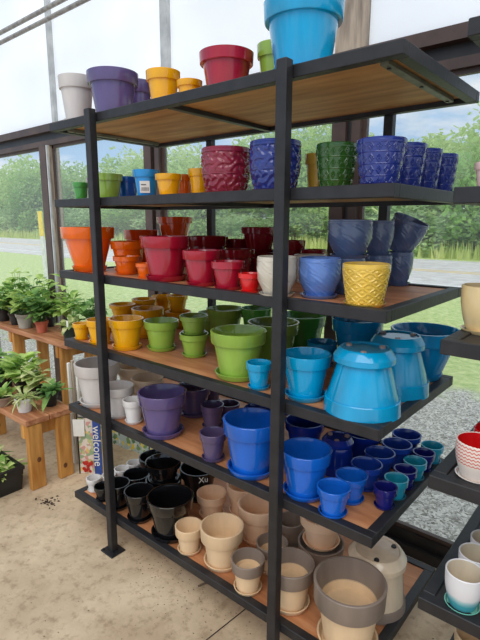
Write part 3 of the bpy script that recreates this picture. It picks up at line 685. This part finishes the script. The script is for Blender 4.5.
for it in items:
    r, h, k, pr = it['r'], it['h'], it['k'], it['pr']
    root = empty('flower_pot', (it['x'], it['y'], it['zs']+it['zb']))
    tag(root, it['label'], 'flower pot', GN.get(it['sh'], 'pots on the right rack'))
    c = COL[it['col']]
    gm_ = glaze(c, (.5) if k.get('matte') else .14, .10 if k.get('matte') else .16)
    rm_ = glaze(COL[k['rimcol']], .4) if k.get('rimcol') else gm_
    n = 48 if r > .05 else 36
    if it['kind'] == 'inv':
        flip = lambda q, top: [(a, top-z) for a, z in reversed(q)]
        hb = h*.88
        vs, fs = lathe(flip(pr['body'], hb), n); mesh('pot_body', vs, fs, gm_, root, True)
        q = pr['rim']; vs, fs = lathe(flip(q, hb)+[flip(q, hb)[0]], n); mesh('rim', vs, fs, rm_, root, True)
        rs = r*k.get('srat', .79); s0, s1 = h*.80, h
        vs, fs = lathe([(r*.55, s0-.004), (rs*.96, s0-.004), (rs, s0), (rs, s0+.4*(s1-s0)), (rs*.97, s0+.5*(s1-s0)), (rs*.85, s1-.004), (rs*.80, s1), (rs*.76, s1), (rs*.73, s1-.005), (0, s1-.005)], n)
        sa = mesh('saucer', vs, fs, gm_, root, True)
        if 1:
            fm_ = M['black_plastic'] if k.get('feet') else glaze((176,150,140), .4)
            for j in range(3):
                an = 2.1*j+.9; x, y = rs*.62*math.cos(an), rs*.62*math.sin(an)
                MB().tube([(x, y, s1-.005), (x, y, s1+.001)], [.010, .008], 10).build('foot_pad', fm_, sa, True)
        continue
    if it['kind'] == 'emb':
        pat = k.get('pat'); n = 180 if pat != 'none' else 48
        nb = 1+pr['K']+1; outer_top = pr['body'][nb-1][1]
        zlim = h*.97
        def dsp(a, z, _c=[0]): return 0
        vs, fs = [], []
        vs, fs = lathe(pr['body'], n)
        if pat != 'none':
            for j in range(nb*n-n+1):     # only the outer rings are displaced
                v_ = Vector(vs[j]); rr2 = math.hypot(v_.x, v_.y)
                if rr2 > 1e-5 and j < 1+(pr['K']-1)*n:
                    dd = dots(math.atan2(v_.y, v_.x), v_.z, r, h, pat); vs[j] = (v_.x*(1+dd/rr2), v_.y*(1+dd/rr2), v_.z)
        mats = [gm_]; idx = None
        if k.get('printed'): mats = [printed_mat(), glaze(COL['red'])]
        elif k.get('dip'): mats = [dip_mat(h), glaze((222,206,180), .4)]
        if len(mats) > 1:
            tot = len(pr['body'])-1; idx = []
            for row in range(tot): idx += [1 if row > pr['K']+2 else 0]*n
        mesh('pot_body', vs, fs, mats, root, True, idx)
        if 'saucer' in pr:
            vs, fs = lathe(pr['saucer'], 48); sm_ = glaze((120,190,170)) if k.get('dip') else glaze((226,214,204)) if k.get('printed') else gm_
            mesh('saucer', vs, fs, sm_, root, True)
        continue
    vs, fs = lathe(pr['body'], n); mesh('pot_body', vs, fs, gm_, root, True)
    q = pr['rim']; vs, fs = lathe(q+[q[0]], n); mesh('rim', vs, fs, rm_, root, True)
    if 'saucer' in pr:
        vs, fs = lathe(pr['saucer'], n); mesh('saucer', vs, fs, gm_, root, True)
    if k.get('sticker'):
        an = math.atan2(CAM.y-it['y'], CAM.x-it['x'])-.15
        rr_ = r*.86; zc = h*.40
        sl = math.atan2(r*.23, h*.75)
        Mx = Matrix.Rotation(an, 4, 'Z') @ Matrix.Translation((rr_*.955, 0, zc)) @ Matrix.Rotation(sl, 4, 'Y')
        st = MB(); st.box(-.001, .001, -r*.36, r*.36, -r*.42, r*.42); s_ = st.build('price_sticker', M['paper'], root); s_.matrix_local = Mx
        bc = MB(); y = -r*.27
        rb = random.Random(4)
        while y < r*.25: w_ = rb.choice((.0008,.0014,.002)); bc.box(.001, .0016, y, y+w_, -r*.3, -r*.02); y += w_+rb.choice((.001,.0018))
        bc.box(.001, .0016, -r*.27, r*.1, r*.12, r*.2)
        bc.build('barcode', M['ink'], s_)
    if k.get('mark'):
        an = math.atan2(CAM.y-it['y'], CAM.x-it['x'])+.25
        Mx = Matrix.Rotation(an, 4, 'Z') @ Matrix.Translation((r*1.002, 0, h*.86)) @ Matrix(((0,0,1,0),(1,0,0,0),(0,1,0,0),(0,0,0,1)))
        text_mesh('Xu', r*.42, M['paper'], root, 'white_mark', Mx)  # small white lettering on the side of the pot
# tilted slate pot leaning in the pot below
bs = [i for i in items if 'rightmost of the lower blue row' in i['label']][0]
q = prof_emb(.066, .125, sauc=False)
vs, fs = lathe(q['body'], 160)
for j in range(1+(q['K']-1)*160):
    v_ = Vector(vs[j]); rr2 = math.hypot(v_.x, v_.y)
    if rr2 > 1e-5: dd = dots(math.atan2(v_.y, v_.x), v_.z, .066, .125, 'leaf'); vs[j] = (v_.x*(1+dd/rr2), v_.y*(1+dd/rr2), v_.z)
tp = mesh('flower_pot', vs, fs, glaze(COL['slate']), None, True)
tp.location = (bs['x']-.012, bs['y'], bs['zs']+bs['h']+.006)
ax = fw; tp.rotation_mode = 'QUATERNION'
from mathutils import Quaternion
tp.rotation_quaternion = Quaternion(Vector((fw.x, fw.y, 0)).normalized(), R(20)) @ Quaternion(Vector((rt.x, rt.y, 0)).normalized(), R(14))
tag(tp, 'slate blue embossed pot tilted to the right on top of its stack', 'flower pot', GN[2])
# crumbs in the largest tan pot
bg = [i for i in items if 'crumbs' in i['label']][0]
cr_ = MB(); rc = random.Random(5)
for _ in range(6):
    x, y = rc.uniform(-.02,.02), rc.uniform(-.02,.02); z = bg['h']*.05+.013
    cr_.add([(x-.004,y,z),(x+.003,y-.004,z),(x+.004,y+.004,z),(x,y,z+.005)], [(0,1,3),(1,2,3),(2,0,3),(0,2,1)])
cr_.v = [Vector((v.x+bg['x'], v.y+bg['y'], v.z+bg['zs'])) for v in cr_.v]
tag(cr_.build('soil_crumbs', M['soil']), 'few brown soil crumbs lying inside the largest tan pot', 'soil', kind='stuff')

# ------------------------------------------------------------------ benches
def bench(name, x0, x1, y0, y1, h, legs, label, planks=2):
    root = empty(name, ((x0+x1)/2, (y0+y1)/2, 0)); tag(root, label, 'bench'); cx, cy = (x0+x1)/2, (y0+y1)/2
    w = (y1-y0)/planks
    for i in range(planks):
        MB().box(x0-cx, x1-cx, y0-cy+i*w+.003, y0-cy+(i+1)*w-.003, h-.036, h, bev=.004).build('top_plank', M['wood_top'], root)
    for lx in legs:
        MB().box(lx-cx-.038, lx-cx, y0-cy+.01, y1-cy-.01, h-.125, h-.037, bev=.003).build('crossbeam', M['wood'], root)
        for s in (0, 1):
            a = y0-cy+.015 if s == 0 else y1-cy-.105
            lg = MB().box(lx-cx+.0005, lx-cx+.037, a, a+.09, 0, h-.037, bev=.004).build('leg', M['wood'], root)
            vs, fs = lathe([(0,.0),(.013,0),(.012,.0008),(0,.0012)], 12)
            kk = mesh('knot', vs, fs, M['knot'], lg, True); kk.location = (lx-cx+.037, a+.045+.01*(1-2*s), .08+.1*(1-s)); kk.rotation_euler = (0, R(90), 0); kk.scale = (1.3,1,1)
    return root
bench('plant_bench', -2.3, -.44, -.025, .275, .44, [-.485, -1.4, -2.25], 'low pine bench in front carrying a white pot and a dark pot')
bench('plant_bench', -3.2, -.86, .50, .82, .715, [-1.0, -1.72, -2.9], 'taller pine bench along the window carrying leafy plants')

# ------------------------------------------------------------------ plants
def leaf(b, base, dirv, ln, wd, droop, i=0):
    d = dirv.normalized(); side = d.cross(Vector((0,0,1)))
    if side.length < .05: side = Vector((1,0,0))
    side.normalize(); nrm = side.cross(d).normalized(); pts = []
    for s, ww in ((0,.12), (.3,.85), (.6,1), (.85,.55)):
        c_ = base+d*ln*s-Vector((0,0,1))*droop*ln*s*s
        pts += [c_-side*wd*ww*.5+nrm*wd*.12*ww, c_, c_+side*wd*ww*.5+nrm*wd*.12*ww]
    tip = base+d*ln-Vector((0,0,1))*droop*ln; pts.append(tip)
    fs = []
    for a in range(3):
        o = a*3; fs += [(o, o+1, o+4, o+3), (o+1, o+2, o+5, o+4)]
    fs += [(9,10,12), (10,11,12)]
    b.add(pts, fs, i)
def plant(loc, pr_, ph, potmat, potlabel, style, spread, height, n, seed, mat, square=False, label=None):
    rn = random.Random(seed); n = int(n*(.5 if style == 'bushy' else .9)); root = empty('potted_plant', loc); tag(root, potlabel, 'plant')
    if square:
        pb = MB(); t = pr_; u_ = pr_*.75
        pb.add([(-u_,-u_,0),(u_,-u_,0),(u_,u_,0),(-u_,u_,0),(-t,-t,ph),(t,-t,ph),(t,t,ph),(-t,t,ph),(-t*.85,-t*.85,ph),(t*.85,-t*.85,ph),(t*.85,t*.85,ph),(-t*.85,t*.85,ph)],
            [(0,3,2,1),(0,1,5,4),(1,2,6,5),(2,3,7,6),(3,0,4,7),(4,5,9,8),(5,6,10,9),(6,7,11,10),(7,4,8,11)]); pb.build('pot', potmat, root)
    else:
        q = prof_std(pr_, ph, sauc=False, rim=.2); vs, fs = lathe(q['body'], 32); po = mesh('pot', vs, fs, potmat, root, True)
        vs, fs = lathe(q['rim']+[q['rim'][0]], 32); mesh('rim', vs, fs, potmat, po, True)
    s_ = pr_*.84
    vs, fs = lathe([(0, ph*.86+.004), (s_*.6, ph*.86), (s_*.95, ph*.84)], 20); mesh('soil', vs, [tuple(reversed(f)) for f in fs], M['soil'], root, True)
    st, lf = MB(), MB()
    for i in range(n):
        a = rn.uniform(0, 6.283); tl = rn.uniform(.1, 1)
        out = Vector((math.cos(a), math.sin(a), 0))
        p0 = Vector((rn.uniform(-.3,.3)*pr_, rn.uniform(-.3,.3)*pr_, ph*.85))
        if style == 'bushy':
            hh = height*rn.uniform(.4, 1); p2 = p0+out*spread*tl*rn.uniform(.5,1)+Vector((0,0,hh)); p1 = (p0+p2)/2+Vector((0,0,hh*.15))
            st.tube([p0, p1, p2], [.0028,.002,.0012], 5)
            for j in range(4):
                s = .3+.7*j/3; bp_ = p0.lerp(p2, s)+Vector((0,0,math.sin(s*3.14)*hh*.1)); b2 = a+rn.uniform(-2,2)
                leaf(lf, bp_, Vector((math.cos(b2), math.sin(b2), rn.uniform(0,.9))), rn.uniform(.08,.14), rn.uniform(.045,.072), rn.uniform(.1,.5))
        elif style == 'rosette':
            leaf(lf, p0, out+Vector((0,0,rn.uniform(.3,2.2))), rn.uniform(.6,1)*max(spread, height), rn.uniform(.028,.045), rn.uniform(.2,.8))
        else:   # strappy
            leaf(lf, p0, out+Vector((0,0,rn.uniform(.2,1.6))), rn.uniform(.6,1)*max(spread, height), rn.uniform(.010,.018), rn.uniform(.3,1.1))
    if st.v: st.build('stem', M['leafB'], root, True)
    lf.build('foliage', mat, root, True)
    if label: 
        tgm = MB().box(-.012,.012,-.001,.001,ph*.7,ph*.7+.06); t_ = tgm.build('plant_tag', M['paper'], root); t_.location = (pr_*.5, -pr_*.6, .02)
    return root
TZ = .716
terra = noisy('terracotta', (176,84,60), (204,112,82), 9, .8); conc = noisy('grey_clay', (150,146,134), (178,172,158), 9, .8); taup = noisy('taupe_clay', (128,104,88), (150,124,106), 9, .7)
dgp = noisy('dark_green_plastic', (26,40,36), (42,58,50), 9, .4)
def bp2(u, v): p = onz(u, v, TZ); return (p.x, min(max(p.y, .56), .76), TZ)
plant((-2.02,.60,TZ), .062, .10, M['black_plastic'], 'leafy plant in a black pot at the far left of the tall bench', 'bushy', .16, 0.208, 34, 1, M['leafA'])
plant((-1.80,.60,TZ), .058, .10, M['black_plastic'], 'broad leaved plant in a black pot left of the grey clay pot', 'bushy', .15, 0.221, 30, 2, M['leafB'])
plant((-1.615,.585,TZ), .07, .115, conc, 'leafy plant in a grey clay pot on the tall bench', 'bushy', .15, 0.195, 34, 3, M['leafA'])
plant((-1.36,.59,TZ), .052, .09, terra, 'plant in a small terracotta pot on the tall bench', 'bushy', .12, 0.221, 34, 4, M['leafB'])
plant((-1.52,.74,TZ), .06, .11, M['black_plastic'], 'tall stemmed plant with a single high leaf near the window', 'bushy', .10, 0.338, 16, 5, M['leafA'])
plant((-1.20,.74,TZ), .055, .10, M['black_plastic'], 'leafy plant by the window behind the terracotta pot', 'bushy', .14, 0.260, 28, 6, M['leafA'])
plant((-.97,.60,TZ), .065, .10, dgp, 'arching pale leaved plant in a dark green pot at the bench end', 'rosette', .15, 0.182, 44, 7, M['leafC'], False, 1)
plant((-.95,.75,TZ), .055, .10, M['black_plastic'], 'leafy plant by the window behind the arching pale leaved one', 'bushy', .12, 0.221, 26, 8, M['leafB'])
plant((-2.05,.75,TZ), .06, .11, M['black_plastic'], 'bushy plant by the window at the far left', 'bushy', .18, 0.312, 36, 9, M['leafA'])
plant((-1.78,.76,TZ), .06, .11, M['black_plastic'], 'bushy plant by the window behind the grey clay pot', 'bushy', .16, 0.260, 30, 10, M['leafB'])
LZ = .441
p = onz(25, 411, LZ); plant((p.x, p.y, LZ), .054, .085, M['white'], 'spiky variegated plant in a white pot on the low bench', 'strappy', .15, .15, 60, 21, M['leafC'])
p = onz(51, 405, LZ); plant((p.x, min(p.y,.215), LZ), .05, .085, M['black_plastic'], 'dark leaved plant in a black pot on the low bench end', 'rosette', .11, .17, 30, 22, M['leafB'])
p = onz(4, 405, LZ); plant((p.x, p.y, LZ), .06, .06, taup, 'leafy plant in a taupe bowl on the low bench', 'rosette', .13, .16, 30, 23, M['leafA'])
plant((-.90,.20,LZ), .06, .09, M['black_plastic'], 'plant behind the white pot on the low bench', 'bushy', .12, .17, 30, 24, M['leafA'])
plant((-.745,.215,LZ), .045, .08, M['black_plastic'], 'small plant between the white pot and the black pot', 'bushy', .08, .15, 18, 25, M['leafC'])
plant((-1.12,.18,LZ), .06, .09, M['black_plastic'], 'green plant farther left on the low bench', 'bushy', .14, .16, 30, 26, M['leafB'])
plant((-1.12,.03,LZ), .05, .08, M['black_plastic'], 'strappy plant at the left photo edge on the low bench', 'strappy', .12, .14, 40, 27, M['leafC'])
# black trough on the floor
tx, ty = -.80, -.15
tr0 = empty('nursery_trough', (tx, ty, 0), R(0)); tag(tr0, 'black plastic trough of seedlings on the floor before the low bench', 'trough')
q = MB(); hx, hy, hh = .31, .125, .155
o_ = [(-hx,-hy),(hx,-hy),(hx,hy),(-hx,hy)]
lv = [(.9,0),(.97,hh-.02),(1.0,hh-.02),(1.0,hh),(.93,hh),(.88,.02)]
vs = [(x*s, y*s, z) for s, z in lv for x, y in o_]; fs = [(3,2,1,0)]
for a in range(5):
    for j in range(4): fs.append((a*4+j, a*4+(j+1)%4, a*4+4+(j+1)%4, a*4+4+j))
fs.append((20,21,22,23)); mesh('trough_body', vs, fs, M['black_plastic'], tr0)
mesh('soil', [(-hx*.9,-hy*.88,.1),(hx*.9,-hy*.88,.1),(hx*.9,hy*.88,.1),(-hx*.9,hy*.88,.1)], [(0,1,2,3)], M['soil'], tr0)
rn = random.Random(31)
for i, (x, y) in enumerate([(-.2,-.045),(-.07,-.05),(.06,-.045),(.19,-.045),(-.2,.05),(-.07,.05),(.06,.045),(.19,.05)]):
    lf = MB()
    for j in range(16):
        a = rn.uniform(0,6.28); leaf(lf, Vector((0,0,0)), Vector((math.cos(a), math.sin(a), rn.uniform(.3,1.4))), rn.uniform(.13,.21), rn.uniform(.02,.034), .4)
    sd = lf.build('seedling', [M['leafC'], M['leafA'], M['leafB']][i % 3], None, True, (tx+x, ty+y, .101))
    tag(sd, 'seedling rosette growing in the black floor trough', 'seedling', 'seedlings in the black trough')
tg = MB().box(-.014,.014,-.001,.001,0,.06).build('plant_label', M['paper'], None, loc=(tx+.17, ty-.085, .101)); tg.rotation_euler = (R(-15),0,R(20)); tag(tg, 'small white plant label stuck in the black trough', 'label')

# garden flags and stakes behind the left end
def floral(name, base, cols, sc):
    mt, nt, b = newmat(name); tc = N(nt, 'ShaderNodeTexCoord'); vo = N(nt, 'ShaderNodeTexVoronoi', Scale=sc); nt.links.new(tc.outputs['Object'], vo.inputs['Vector'])
    sv = N(nt, 'ShaderNodeSeparateColor'); nt.links.new(vo.outputs['Color'], sv.inputs[0]); cr = N(nt, 'ShaderNodeValToRGB'); cr.color_ramp.interpolation = 'CONSTANT'
    e = cr.color_ramp.elements; e[0].color = srgb(base); e[1].position = .45; e[1].color = srgb(cols[0])
    for i, c_ in enumerate(cols[1:]): q = e.new(.45+.5*(i+1)/len(cols)); q.color = srgb(c_)
    nt.links.new(sv.outputs[0], cr.inputs[0]); nt.links.new(cr.outputs[0], b.inputs['Base Color']); b.inputs['Roughness'].default_value = .8; return mt
def flag(loc, rz, w, h, label, fm_, band=None, text=None):
    root = empty('garden_flag', loc, rz); tag(root, label, 'garden flag')
    K = 12; vs = []
    for i in range(K+1):
        for z in (0, h): x = -w/2+w*i/K; vs.append((x, .006*math.sin(i*1.1), z))
    mesh('cloth', vs, [(2*i, 2*i+2, 2*i+3, 2*i+1) for i in range(K)], fm_, root, True)
    MB().tube([(-w/2,0,h+.004),(w/2,0,h+.004)], .004, 6).build('hanging_rod', M['frame'], root)
    MB().tube([(-w/2-.006,0,0),(-w/2-.006,0,h+.03)], .004, 6).build('stand', M['frame'], root)
    if band:
        bo = MB().box(band[0], band[1], -.010, -.008, .004, h-.004).build('blue_band', M['navy_cloth'], root)
        text_mesh(text, (band[1]-band[0])*1.55, M['paper'], bo, 'lettering', Matrix.Translation(((band[0]+band[1])/2, -.0108, h*.52)) @ Matrix.Rotation(R(90), 4, 'X') @ Matrix.Rotation(R(-90), 4, 'Z'))
    return root
f1 = floral('pink_floral_print', (222,206,192), [(206,150,140), (190,190,130), (226,190,110), (150,170,130)], 45)
f2 = floral('green_floral_print', (170,186,180), [(120,150,90), (226,200,70), (206,210,190), (90,120,80)], 38)
A = onz(76, 483, .002)
flag((-.335,.345,.002), R(35), .20, .37, 'pale floral garden flag with a blue welcome band beside the low bench', f1, (-.005,.042), 'welcome')
flag((-.44,.685,.002), R(6), .36, .46, 'green and yellow floral garden flag behind the left end of the rack', f2)
flag((-.03,.70,.002), R(4), .40, .50, 'green floral garden flag with yellow blooms farther right behind the rack', f2)
hg = MB().box(-.035,.035,-.001,.001,0,.11).build('hang_tag', M['paper'], None, loc=(-.405,.285,.255)); hg.rotation_euler = (0,0,R(40)); tag(hg, 'blank white hang tag on the pale floral garden flag', 'tag')
fl0 = [o for o in bpy.data.objects if o.get('label', '').startswith('pale floral garden flag')][0]
rp = MB(); rn = random.Random(2)
for _ in range(16):
    x, z, q_ = -.075+rn.uniform(0,.055), .02+rn.uniform(0,.07), rn.uniform(.008,.014)
    rp.add([(x+q_*math.cos(t*1.047), -.0085-rn.random()*.001, z+q_*math.sin(t*1.047)) for t in range(6)], [tuple(range(6))])
rp.build('red_flower_print', M['red_petal'], fl0)
for i in range(4):
    x = -.55+.028*i; s = MB().box(-.009,.009,-.009,.009,0,.68+.02*(i%2), bev=.002).build('garden_stake', [M['paper'], M['oldwood']][i%2], None, loc=(x-.02,.34+.012*i,0))
    tag(s, ['white', 'weathered grey'][i%2]+' wooden garden stake behind the end of the low bench', 'stake', ['white', 'grey'][i%2]+' garden stakes')
# floor dirt
dr = MB(); rn = random.Random(9)
for _ in range(70):
    x, y = rn.gauss(0,.035), rn.gauss(0,.02); s = rn.uniform(.003,.011); a = rn.uniform(0,6.28)
    c_, s_ = math.cos(a)*s, math.sin(a)*s
    dr.add([(x-c_,y-s_,0.001),(x+s_*.5,y-c_*.5,.001),(x+c_,y+s_,.001),(x-s_*.5,y+c_*.5,.001),(x,y,s*.7)], [(0,1,4),(1,2,4),(2,3,4),(3,0,4)])
p = onz(48, 502, 0); tag(dr.build('soil_clump', M['soil'], loc=(p.x, p.y, 0)), 'scattered clump of dark soil on the concrete before the low bench', 'soil', kind='stuff')
dr = MB()
for _ in range(420):
    x, y = rn.uniform(-.7,1.9), rn.uniform(-.5,.5); s = rn.uniform(.001,.0045)
    if rn.random() < .35: x, y = .75+rn.gauss(0,.2), .03+rn.gauss(0,.07)
    dr.add([(x-s,y,0.0005),(x,y-s*.6,.0005),(x+s,y+s*.4,.0005),(x,y+s*.6,.0005),(x,y,s*.6)], [(0,1,4),(1,2,4),(2,3,4),(3,0,4)])
tag(dr.build('floor_crumbs', M['soil']), 'fine brown soil crumbs scattered over the concrete floor', 'soil', kind='stuff')
p = onz(198, 587, 0); tag(MB().tube([(0,0,.004),(.012,.03,.006),(.015,.06,.004)], [.004,.005,.003], 6).build('twig', M['bark'], loc=(p.x, p.y, 0)), 'short brown twig on the floor under the rack front edge', 'twig')

# ------------------------------------------------------------------ light
W = bpy.data.worlds.new('sky'); SC.world = W; W.use_nodes = True; nt = W.node_tree; bg_ = nt.nodes['Background']
tc = N(nt, 'ShaderNodeTexCoord'); sp = N(nt, 'ShaderNodeSeparateXYZ'); nt.links.new(tc.outputs['Generated'], sp.inputs[0])
cr = N(nt, 'ShaderNodeValToRGB'); e = cr.color_ramp.elements; e[0].position = 0; e[0].color = srgb((226,238,248)); e[1].position = .6; e[1].color = srgb((214,230,248))
q = e.new(.12); q.color = srgb((172,206,242)); nt.links.new(sp.outputs['Z'], cr.inputs[0])
mp = N(nt, 'ShaderNodeMapping'); mp.inputs['Scale'].default_value = (1,1,3.5); nt.links.new(tc.outputs['Generated'], mp.inputs[0])
no = N(nt, 'ShaderNodeTexNoise', Scale=3.2, Detail=7, Roughness=.6); nt.links.new(mp.outputs[0], no.inputs['Vector'])
cc = N(nt, 'ShaderNodeValToRGB'); cc.color_ramp.elements[0].position = .45; cc.color_ramp.elements[1].position = .62; nt.links.new(no.outputs['Fac'], cc.inputs[0])
mx = N(nt, 'ShaderNodeMixRGB'); nt.links.new(cc.outputs[0], mx.inputs[0]); nt.links.new(cr.outputs[0], mx.inputs[1]); mx.inputs[2].default_value = (.95,.96,.98,1)
nt.links.new(mx.outputs[0], bg_.inputs[0]); bg_.inputs[1].default_value = 1.0
sl = bpy.data.lights.new('sun', 'SUN'); sl.energy = 1.6; sl.angle = R(50); sl.color = (1,.96,.9)
so = bpy.data.objects.new('sun', sl); C.objects.link(so); so.rotation_euler = (R(38), R(8), R(15))
SC.view_settings.view_transform = 'Standard'; SC.view_settings.look = 'None'; SC.view_settings.exposure = 0; SC.view_settings.gamma = 1
